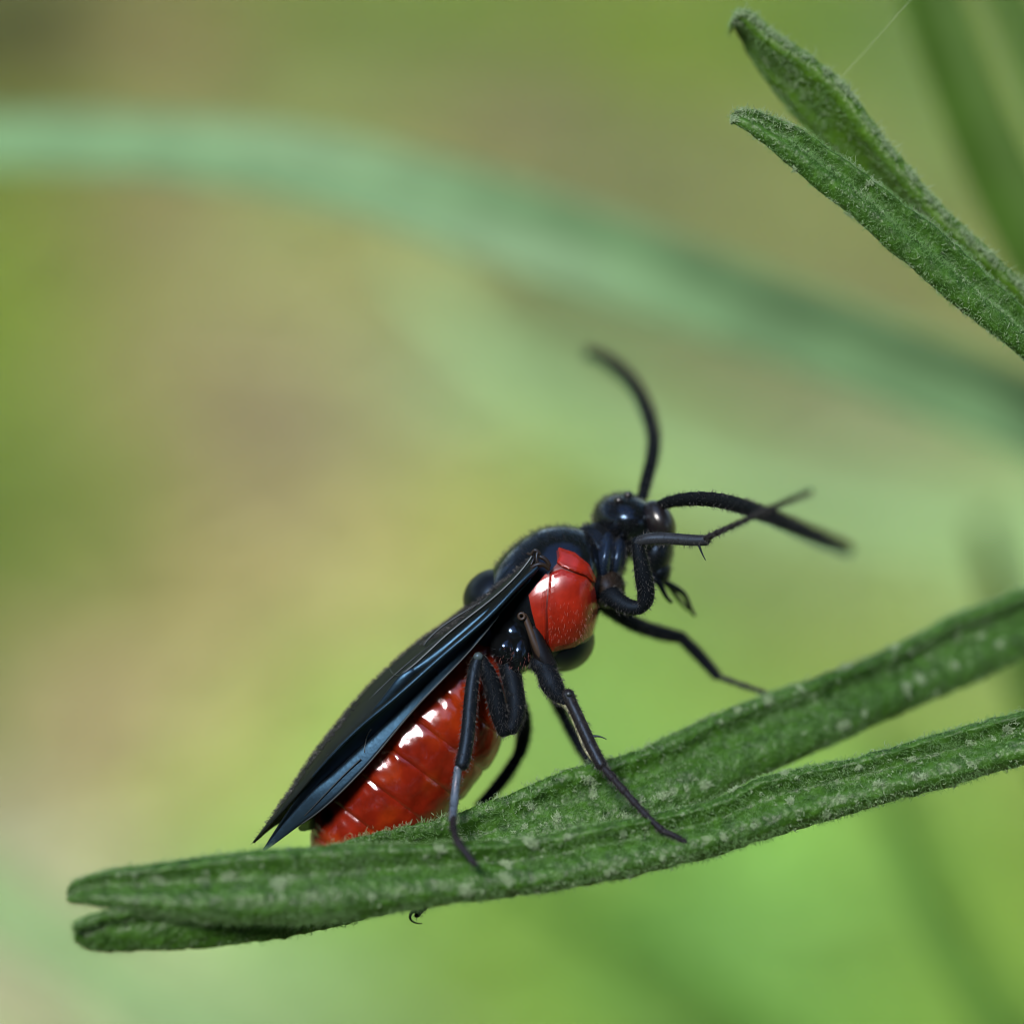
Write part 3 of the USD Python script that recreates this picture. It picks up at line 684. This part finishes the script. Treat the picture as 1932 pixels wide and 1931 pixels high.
TH_T = [(905, 1125), (922, 1085), (948, 1048), (985, 1015), (1025, 995), (1060, 990), (1092, 994), (1115, 1004), (1130, 1018)]
TH_B = [(942, 1245), (975, 1262), (1015, 1268), (1060, 1262), (1092, 1248), (1112, 1222), (1122, 1188), (1134, 1145), (1142, 1110)]
TH_D = [80, 108, 126, 136, 138, 134, 122, 96, 55]
thorax = blob(TH_T, TH_B, TH_D, -40, n=70, seg=80)
def inflated(k):
    return blob(TH_T, TH_B, [d + k for d in TH_D], -40, n=70, seg=80)
def plate(poly, k, soften=True):
    """A side plate of the thorax: the thorax's own surface raised by k within an outline."""
    pts = np.array([P(x, y, 100)[:2] for x, y in poly])
    from shapely.geometry import Polygon
    g = Polygon(pts).buffer(0)
    g = g.buffer(-3).buffer(6).buffer(-3)
    ring = np.array(g.exterior.coords)[:-1]
    ex = m3.CrossSection([ring]).extrude(260).translate([0, 0, 0])
    if ex.volume() <= 0:
        ex = m3.CrossSection([ring[::-1]]).extrude(260)
    parts = man(inflated(k)) ^ ex
    for i, (o, dk) in enumerate(((2.5, 0.6), (5.0, 0.9), (8.5, 1.1))):    # rounded rims: smaller outlines stand a little higher
        gi = g.buffer(-o)
        if gi.is_empty or gi.geom_type != 'Polygon':
            break
        r = np.array(gi.exterior.coords)[:-1]
        e2 = m3.CrossSection([r]).extrude(260)
        if e2.volume() <= 0:
            e2 = m3.CrossSection([r[::-1]]).extrude(260)
        parts = parts + (man(inflated(k + 1.6 * (i + 1))) ^ e2)
    return parts
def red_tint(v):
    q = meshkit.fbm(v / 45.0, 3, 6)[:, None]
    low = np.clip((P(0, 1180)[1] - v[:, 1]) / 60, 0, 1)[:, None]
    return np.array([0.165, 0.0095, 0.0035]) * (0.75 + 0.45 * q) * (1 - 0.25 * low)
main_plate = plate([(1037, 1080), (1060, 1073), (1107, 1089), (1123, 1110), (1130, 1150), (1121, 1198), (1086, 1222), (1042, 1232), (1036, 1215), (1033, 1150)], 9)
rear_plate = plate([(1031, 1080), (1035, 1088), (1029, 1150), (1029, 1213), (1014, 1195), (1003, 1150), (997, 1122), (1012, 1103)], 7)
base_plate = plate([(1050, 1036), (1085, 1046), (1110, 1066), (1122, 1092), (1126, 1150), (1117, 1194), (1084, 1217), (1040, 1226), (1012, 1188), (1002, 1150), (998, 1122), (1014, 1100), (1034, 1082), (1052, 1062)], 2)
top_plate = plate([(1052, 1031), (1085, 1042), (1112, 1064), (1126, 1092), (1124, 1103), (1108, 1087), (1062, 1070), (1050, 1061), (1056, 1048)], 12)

def fore_and_aft(pts, r):
    return tube(PP(pts), r, seg=20, n=26)
pieces = [
    (*thorax, BLACK, 0.17), (*abdomen, abd_tint, 0.135),
    (*ellipsoid((1064, 1212, -38), (60, 54, 92), 30), BLACK, 0.36),               # breast
    (*ellipsoid((926, 1122, -40), (56, 47, 78), 38), BLACK, 0.42),                 # scutellum
    (*ellipsoid((918, 1196, -45), (54, 60, 88), 38), BLACK, 0.42),
    (*ellipsoid((1138, 1056, -52), (24, 60, 92), -8), BLUE, 0.25),                # collar
    (*ellipsoid((1161, 1056, -62), (21, 54, 76), -10), BLUE, 0.25),
    (*ellipsoid((1145, 1108, -20), (34, 40, 62), 15), BROWN * 0.22, 0.55),
    (*fore_and_aft([(1120, 1040, -40), (1160, 1015, -70), (1190, 1000, -85)], [55, 45, 45]), BLACK, 0.4),
    (*ellipsoid((1182, 982, -86), (66, 52, 96), -14), BLACK, 0.2),                # head
    (*ellipsoid((1205, 1000, -88), (56, 58, 82), -30), BLACK, 0.3),
    (*ellipsoid((1236, 1040, -92), (34, 52, 58), -8), BLACK, 0.35),               # face and jaws
    (*ellipsoid((1244, 1078, -88), (22, 26, 36), -10), BLACK, 0.4),
    (*ellipsoid((968, 1196, 34), (38, 46, 58), 30), BLACK, 0.14),                 # hip plates
    (*ellipsoid((953, 1222, 60), (30, 34, 48), 10), BLACK, 0.10),
    (*ellipsoid((978, 1232, 66), (26, 40, 44), -5), BLACK, 0.12),
    (*fore_and_aft([(990, 1162, 86), (1000, 1188, 92), (1014, 1224, 96), (1030, 1254, 92)], [6, 6.5, 8, 8]), BROWN * 0.4, 0.55),
    (*fore_and_aft([(1008, 1192, 84), (1020, 1228, 88), (1034, 1256, 84)], [12, 16, 18]), BROWN * 0.06, 0.5),
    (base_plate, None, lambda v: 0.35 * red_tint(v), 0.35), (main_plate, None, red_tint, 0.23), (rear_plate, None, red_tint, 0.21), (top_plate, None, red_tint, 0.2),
]
bv, bf, bn, bt, bg = unite(pieces)
body = put('body', bv, bf, 'cuticle', INS, n=bn, tint=bt, gloss=bg)

def eye_part(name, c, r, rot, tilt=0.0):
    v, f = ellipsoid(c, r, rot, 4, tilt)
    return put(name, v, f, 'eye', body, n=normals(v, f))
eye_part('compound_eye', (1243, 984, -36), (29, 44, 46), 28)
eye_part('ocellus', (1168, 944, -18), (9, 8, 9), 0)
eye_part('ocellus', (1185, 934, -43), (9, 8, 9), 0)
ring = trimesh.creation.torus(5.5, 2.6, 24, 10)
rv = ring.vertices * [1, 1, 1] + P(984, 1162, 98)
put('spiracle', rv, ring.faces, 'cuticle', body, n=normals(rv, ring.faces), tint=np.tile(BROWN * 0.5, (len(rv), 1)), gloss=np.full(len(rv), 0.4))
for pts in ([(1240, 1085, -68), (1262, 1102, -90), (1288, 1118, -110), (1300, 1140, -130), (1310, 1160, -150)], [(1245, 1088, -108), (1268, 1112, -140), (1282, 1132, -170), (1300, 1150, -200)], [(1230, 1088, -58), (1246, 1104, -60), (1255, 1122, -65), (1266, 1135, -70)]):
    v, f = tube(PP(pts), np.linspace(7, 3.5, len(pts)), 10, n=24)
    put('palp', v, f, 'cuticle', body, n=normals(v, f), tint=np.tile(BLACK, (len(v), 1)), gloss=np.full(len(v), 0.5))

def ringed(pts, radii, joints, n=150):
    """Antenna: many short joints, each slightly swollen."""
    pts = PP(pts)
    s = np.r_[0, np.cumsum(np.linalg.norm(np.diff(pts, axis=0), axis=1))]
    t = np.linspace(0, s[-1], n)
    path, r = CubicSpline(s, pts, axis=0)(t), PchipInterpolator(s, radii)(t)
    r = r * (1 + 0.035 * np.sin(2 * math.pi * joints * t / s[-1]))
    return tube(path, r, 16)
for pts, rad in (([(1212, 938, -125), (1220, 905, -180), (1231, 860, -250), (1228, 800, -400), (1205, 742, -560), (1165, 695, -720), (1112, 666, -880)], [10, 12, 13, 14, 14.5, 15, 12]),
                 ([(1238, 956, -35), (1275, 944, 20), (1330, 941, 90), (1390, 952, 200), (1450, 973, 360), (1520, 1003, 560), (1598, 1036, 780)], [9, 12, 13.5, 14, 14, 14, 10])):
    v, f = ringed(pts, rad, 26)
    an = put('antenna', v, f, 'cuticle', INS, n=normals(v, f), tint=np.tile(BLACK * 1.2, (len(v), 1)), gloss=np.full(len(v), 0.68))
    r = np.random.default_rng(len(pts) + int(pts[0][0]))
    p, nn = sample(v, f, 900, r)
    curves('bristles', strands(p, nn, r, (4, 8), (0.5, 0, 0), 0.3, 0.2, 3), 1.1, 'black_hair', an, 'stuff')

def leg(segments, hair=500, seed=1, spurs=()):
    """segments: [(list of (px, py, w, radius), tint, gloss)] from hip to foot, one continuous limb."""
    pcs = []
    for pts, tint, gloss in segments:
        q, rad = PP([p[:3] for p in pts]), np.array([p[3] for p in pts]) * 0.84
        if tint is TARS:                       # foot: short joints, each wider at its far end
            s = np.r_[0, np.cumsum(np.linalg.norm(np.diff(q, axis=0), axis=1))]
            t = np.linspace(0, s[-1], max(24, int(s[-1] / 3)))
            q = CubicSpline(s, q, axis=0)(t) if len(pts) > 2 else np.stack([np.interp(t, s, q[:, k]) for k in range(3)], 1)
            rad = np.interp(t, s, rad) * (0.84 + 0.34 * ((t / max(s[-1] / round(max(1, s[-1] / 34)), 1)) % 1.0) ** 2)
            v, f = tube(q, rad, 14)
        else:
            v, f = tube(q, rad, 18, n=max(18, 9 * len(pts)))
        pcs.append((v, f, tint, gloss))
    v, f, n, t, g = unite(pcs)
    path = put('leg', v, f, 'cuticle', INS, n=n, tint=t, gloss=g)
    for pts, r in spurs:
        sv, sf = tube(PP(pts), np.linspace(r, 0.8, len(pts)), 8, n=12)
        put('spur', sv, sf, 'cuticle', path, n=normals(sv, sf), tint=np.tile(BLACK * 2, (len(sv), 1)), gloss=np.full(len(sv), 0.4))
    r = np.random.default_rng(seed)
    p, nn = sample(v, f, 3 * hair, r)
    curves('bristles', strands(p, nn, r, (4, 9), (0.1, -0.7, 0), 0.35, 0.25, 3), 0.75, 'black_hair', path, 'stuff')
    return path
GREY = np.array([0.014, 0.015, 0.017])
TARS = np.array([0.012, 0.010, 0.011])
# near front leg, raised in front of the face
leg([([(1146, 1118, 10, 26), (1172, 1138, 50, 20), (1198, 1146, 62, 17), (1212, 1142, 66, 13)], BLACK, 0.6),
     ([(1206, 1150, 66, 11), (1218, 1128, 70, 19), (1216, 1096, 78, 20), (1209, 1058, 88, 17), (1202, 1022, 94, 12)], BLACK, 0.6),
     ([(1202, 1022, 96, 10), (1232, 1016, 104, 14), (1280, 1017, 108, 13), (1330, 1019, 110, 12)], GREY, 0.5),
     ([(1328, 1017, 110, 6.5), (1380, 993, 230, 6.5), (1440, 966, 370, 6.5), (1500, 939, 510, 6), (1530, 926, 580, 5)], TARS, 0.6)], 500, 31,
    [([(1318, 1026, 112), (1324, 1042, 114), (1331, 1056, 116)], 2.6)])
# far front leg, foot on the upper arm of the rear leaf
leg([([(1142, 1135, -70, 24), (1170, 1160, -100, 19), (1205, 1180, -130, 17)], BLACK, 0.6),
     ([(1200, 1178, -130, 16), (1240, 1192, -160, 17), (1285, 1202, -190, 14)], BLACK, 0.6),
     ([(1283, 1200, -190, 12), (1315, 1232, -200, 14), (1352, 1274, -205, 11)], BLACK, 0.6),
     ([(1352, 1274, -205, 7), (1400, 1292, -195, 7), (1450, 1310, -185, 6), (1475, 1322, -180, 5)], TARS, 0.6)], 400, 32)
# near middle leg
leg([([(1018, 1252, 84, 21), (1034, 1268, 92, 22)], BLACK, 0.6),
     ([(1028, 1262, 92, 20), (1040, 1288, 100, 25), (1056, 1314, 108, 17), (1064, 1322, 110, 12)], BLACK, 0.6),
     ([(1071, 1312, 112, 15.5), (1082, 1334, 118, 13), (1106, 1386, 130, 13.5), (1134, 1442, 146, 13)], np.array([0.009, 0.007, 0.006]), 0.47),
     ([(1056, 1322, 110, 9), (1068, 1334, 114, 5), (1094, 1390, 124, 4), (1118, 1432, 138, 4)], np.array([0.16, 0.17, 0.10]), 0.4),
     ([(1136, 1444, 148, 8.5), (1180, 1494, 168, 8), (1222, 1540, 186, 7)], TARS, 0.6), ([(1220, 1538, 186, 7.5), (1250, 1566, 194, 7)], TARS, 0.6),
     ([(1250, 1566, 194, 7), (1280, 1580, 198, 6.5), (1294, 1590, 198, 5)], TARS, 0.6)], 600, 33,
    [([(1120, 1388, 134), (1132, 1389, 136), (1144, 1394, 138)], 2.4), ([(1292, 1588, 198), (1300, 1596, 198), (1302, 1604, 196)], 2.5)])
kv, kf = ellipsoid((1073, 1309, 126), (5, 5, 3.5), 0, 3)
put('knee_joint', kv, kf, 'vein', INS + '/leg_002', n=normals(kv, kf))
# far middle leg
leg([([(1030, 1255, -110, 20), (1046, 1300, -150, 20), (1058, 1338, -170, 15)], BLACK, 0.6),
     ([(1056, 1334, -170, 12), (1084, 1390, -165, 13), (1114, 1440, -150, 11)], BLACK, 0.6),
     ([(1114, 1440, -150, 7), (1150, 1490, -120, 6), (1185, 1530, -100, 5)], TARS, 0.6)], 300, 34)
# near hind leg: hip and trochanter hang down, thigh folds up beside them, shin drops to the leaf
leg([([(962, 1245, 62, 28), (968, 1290, 76, 22), (974, 1340, 84, 21), (966, 1372, 88, 16)], BLACK, 0.6),
     ([(950, 1378, 88, 14), (938, 1330, 92, 20), (924, 1280, 98, 19), (908, 1244, 106, 12)], BLACK, 0.6),
     ([(958, 1376, 86, 13), (950, 1380, 88, 12)], BLACK, 0.6),
     ([(902, 1240, 112, 11), (896, 1262, 116, 14), (886, 1340, 128, 15), (872, 1440, 148, 16)], BLACK * 1.2, 0.5),
     ([(864, 1450, 152, 9), (858, 1500, 162, 9), (854, 1545, 214, 8.5)], np.array([0.05, 0.07, 0.10]), 0.36),
     ([(855, 1543, 214, 8), (858, 1572, 262, 7.5), (866, 1592, 284, 7.5)], TARS, 0.6),
     ([(864, 1590, 284, 7.5), (882, 1612, 296, 7), (896, 1630, 300, 6)], TARS, 0.6)], 700, 35,
    [([(895, 1628, 300), (902, 1634, 302), (906, 1642, 300)], 2.5)])
kv, kf = ellipsoid((902, 1238, 118), (9, 8, 7), 0, 3)
put('knee_joint', kv, kf, 'cuticle', INS + '/leg_004', n=normals(kv, kf), tint=np.tile([0.028, 0.04, 0.045], (len(kv), 1)), gloss=np.full(len(kv), 0.35))
# far hind leg, its foot round the back of the leaves with one claw showing below
leg([([(978, 1330, -110, 20), (988, 1380, -140, 18), (980, 1420, -150, 15)], BLACK, 0.6),
     ([(982, 1416, -150, 13), (958, 1456, -150, 15), (905, 1518, -135, 12)], BLACK, 0.6),
     ([(905, 1518, -135, 8), (880, 1580, -70, 7), (840, 1660, 30, 6), (800, 1712, 120, 6), (786, 1726, 150, 6)], TARS, 0.6)], 300, 36,
    [([(790, 1722, 150), (776, 1722, 158), (774, 1732, 162), (784, 1740, 164), (796, 1741, 164)], 4.0)])

for path, text in ((INS + '/leg', 'near front leg lifted in front of the face'), (INS + '/leg_001', 'blurred far front leg with its foot on the rear leaf'), (INS + '/leg_004', 'near hind leg with a blue-grey upper foot, standing on the front leaf')):
    tag(stage.GetPrimAtPath(path), text)

# wings, folded roof-like over the back
def sheet(name, lines, mtl, n=150, m=26, thick=3.0):
    R = [resample(PP(l), n) for l in lines]
    X = np.stack(R, 1)
    k = np.linspace(0, 1, len(lines))
    X = PchipInterpolator(k, X, axis=1)(np.linspace(0, 1, m))
    nn = normals(X.reshape(-1, 3), grid_faces(n, m, False)).reshape(n, m, 3)
    rings = np.concatenate([X, (X - nn * thick)[:, ::-1]], 1)
    v, f = closed_loft(rings)
    return put(name, v, f, mtl, INS, n=normals(v, f)), v, f
low_a = [(1013, 1074, 112), (972, 1112, 122), (924, 1161, 132), (842, 1232, 138), (780, 1287, 138), (728, 1332, 136), (680, 1372, 132), (628, 1423, 126), (590, 1463, 116), (548, 1521, 100), (497, 1600, 76)]
low_b = [(1008, 1082, 100), (965, 1124, 106), (918, 1174, 112), (850, 1242, 112), (790, 1300, 108), (735, 1356, 102), (690, 1400, 98), (640, 1448, 92), (602, 1485, 88), (556, 1532, 84), (497, 1602, 76)]
low_c = [(1003, 1090, 108), (950, 1146, 112), (905, 1202, 116), (854, 1250, 114), (795, 1305, 111), (737, 1362, 108), (684, 1411, 105), (634, 1456, 101), (592, 1492, 97), (550, 1538, 89), (498, 1603, 77)]
low_d = [(1000, 1096, 114), (940, 1162, 117), (900, 1212, 121), (858, 1258, 119), (804, 1313, 117), (750, 1374, 114), (701, 1433, 112), (658, 1479, 109), (620, 1515, 104), (570, 1553, 93), (500, 1605, 78)]
wing1, w1v, w1f = sheet('forewing', [low_a, low_b, low_c, low_d], 'wing')
top_a = [(1013, 1071, 118), (972, 1110, 132), (924, 1160, 144), (842, 1231, 150), (780, 1286, 150), (728, 1331, 148), (690, 1362, 144), (628, 1422, 134), (590, 1464, 124), (561, 1498, 114), (530, 1533, 104), (477, 1589, 88)]
top_b = [(1008, 1058, 112), (958, 1102, 112), (905, 1145, 110), (830, 1208, 112), (762, 1272, 112), (716, 1316, 110), (672, 1355, 106), (612, 1418, 98), (574, 1466, 92), (548, 1500, 94), (522, 1534, 94), (477, 1588, 88)]
top_c = [(1004, 1052, 80), (957, 1090, 60), (908, 1128, 40), (850, 1176, 30), (800, 1212, 30), (742, 1262, 30), (690, 1312, 32), (640, 1370, 38), (598, 1422, 46), (548, 1494, 66), (516, 1538, 80), (477, 1588, 88)]
top_d = [(1003, 1050, 40), (956, 1084, 0), (905, 1123, -40), (846, 1170, -40), (796, 1204, -40), (738, 1253, -38), (688, 1302, -34), (636, 1364, -26), (594, 1418, -10), (546, 1490, 26), (515, 1536, 62), (477, 1587, 86)]
top_e = [(1010, 1080, -120), (965, 1130, -170), (915, 1180, -200), (856, 1240, -210), (806, 1290, -210), (752, 1350, -200), (700, 1408, -180), (652, 1460, -150), (610, 1500, -110), (560, 1535, -30), (520, 1555, 40), (478, 1589, 84)]
wing2, w2v, w2f = sheet('forewing', [top_a, top_b, top_c, top_d, top_e], 'wing_matt', m=40)
hw_lines = [[(600, 1500, 20), (580, 1535, 16), (563, 1560, 10)], [(620, 1512, 24), (596, 1548, 18), (570, 1567, 12)], [(640, 1525, 26), (608, 1556, 20), (582, 1562, 14)]]
sheet('hindwing', hw_lines, 'smoky_wing', n=30, m=12)

def vein(parent, pts, r, mtl='vein', name='vein', flat=1.0):
    v, f = tube(PP(pts), r, 10, n=70, flat=flat)
    return put(name, v, f, mtl, parent, n=normals(v, f))
lift = lambda line, dw, dy=0: [(x, y + dy, w + dw) for x, y, w in line]
vein(wing2, lift(top_a[:9], 2), [4, 4.5, 4.5, 4.5, 4.5, 4, 3.5, 3, 2], 'wing', 'costa')
vein(wing2, [(1003, 1050, 118), (982, 1078, 122), (955, 1106, 124), (905, 1148, 122), (842, 1198, 122), (790, 1246, 124), (760, 1270, 122)], 2.6)
vein(wing2, [(985, 1078, 106), (931, 1120, 88), (880, 1152, 76), (842, 1176, 70), (800, 1216, 66)], 2.0)
vein(wing2, [(842, 1200, 118), (800, 1226, 88), (750, 1268, 78), (700, 1316, 72), (650, 1376, 72)], 1.2)
vein(wing2, [(690, 1364, 140), (662, 1372, 110), (640, 1390, 84)], 1.1)
vein(wing2, [(760, 1272, 118), (744, 1272, 84), (736, 1262, 52)], 1.1)
vein(wing1, [(700, 1376, 128), (690, 1398, 108), (688, 1418, 112)], 1.1)
# the shining raised cell along the front edge (pterostigma) and the cell before it
def stigma(pts, r, flat):
    v, f = tube(PP(pts), r, 16, n=60, flat=flat)
    return put('wing_cell', v, f, 'wing', wing2, n=normals(v, f))
stigma([(930, 1145, 132), (880, 1190, 138), (830, 1232, 140), (784, 1264, 140)], [4, 8, 8.5, 7], 0.5)
stigma([(777, 1268, 140), (756, 1286, 140), (735, 1312, 136), (712, 1338, 130), (690, 1358, 126)], [7, 10, 9, 7, 3], 0.5)
vein(wing1, lift(low_d[1:10], 3), [1.4, 1.6, 1.8, 2, 2, 2, 2, 1.8, 1.4])
vein(wing1, [(680, 1432, 116), (640, 1470, 112), (600, 1512, 106), (575, 1538, 98)], 1.2)
# wing hinge: small pale-edged sclerites at the root
for pts, r in (([(1003, 1046, 112), (1010, 1038, 116), (1018, 1044, 116)], 3), ([(1014, 1042, 116), (1014, 1060, 118), (1020, 1068, 116)], 3), ([(1020, 1050, 112), (1030, 1056, 112), (1036, 1066, 110)], 4), ([(1004, 1070, 116), (1020, 1064, 118), (1034, 1072, 112)], 4), ([(996, 1044, 104), (1006, 1052, 112), (1002, 1064, 116)], 2.5)):
    v, f = tube(PP(pts), r, 10, n=16)
    put('hinge_plate', v, f, 'cuticle', wing2, n=normals(v, f), tint=np.tile(BROWN * 0.22, (len(v), 1)), gloss=np.full(len(v), 0.4))

# fine hair of the body and wing edge
r = np.random.default_rng(5)
p, nn = sample(bv, bf, 60000, r, lambda p, n: (n[:, 2] > -0.3))
X, Y = p[:, 0] + 966, 965.5 - p[:, 1]
red = (X > 995) & (X < 1132) & (Y > 1030) & (Y < 1240) & (p[:, 2] > 30)
head_back = (X > 1100) & (X < 1205) & (Y < 1110) & ~red
back = (Y < 1070) & (X < 1110) & ~red
hip = (X > 930) & (X < 1000) & (Y > 1215) & (Y < 1300) & (p[:, 2] > 40)
face = (X > 1200) & (Y > 1020)
q = r.random(len(p))
keep = (head_back & (q < 0.30)) | (back & (q < 0.16)) | (face & (q < 0.3)) | (hip & (q < 0.12))
curves('hairs', strands(p[keep], nn[keep], r, (4, 10), (-0.5, 0.1, 0), 0.3, 0.3, 4), 0.7, 'black_hair', body, 'stuff')
keep = (red & (X > 1036) & (Y > 1110) & (Y < 1208) & (q < np.clip((Y - 1125) / 110, 0, 0.14))) | (hip & (q > 0.93))
curves('pale_hairs', strands(p[keep], nn[keep], r, (4, 9), (-0.2, -1.4, 0), 0.2, 0.3, 4), 0.36, 'pale_hair', body, 'stuff')
p, nn = sample(w2v, w2f, 22000, r, lambda p, n: (n[:, 2] > -0.3) & (n[:, 2] < 0.15))
curves('bristles', strands(p, nn, r, (3, 7), (-0.5, -0.2, 0), 0.3, 0.2, 3), 1.2, 'black_hair', wing2, 'stuff')
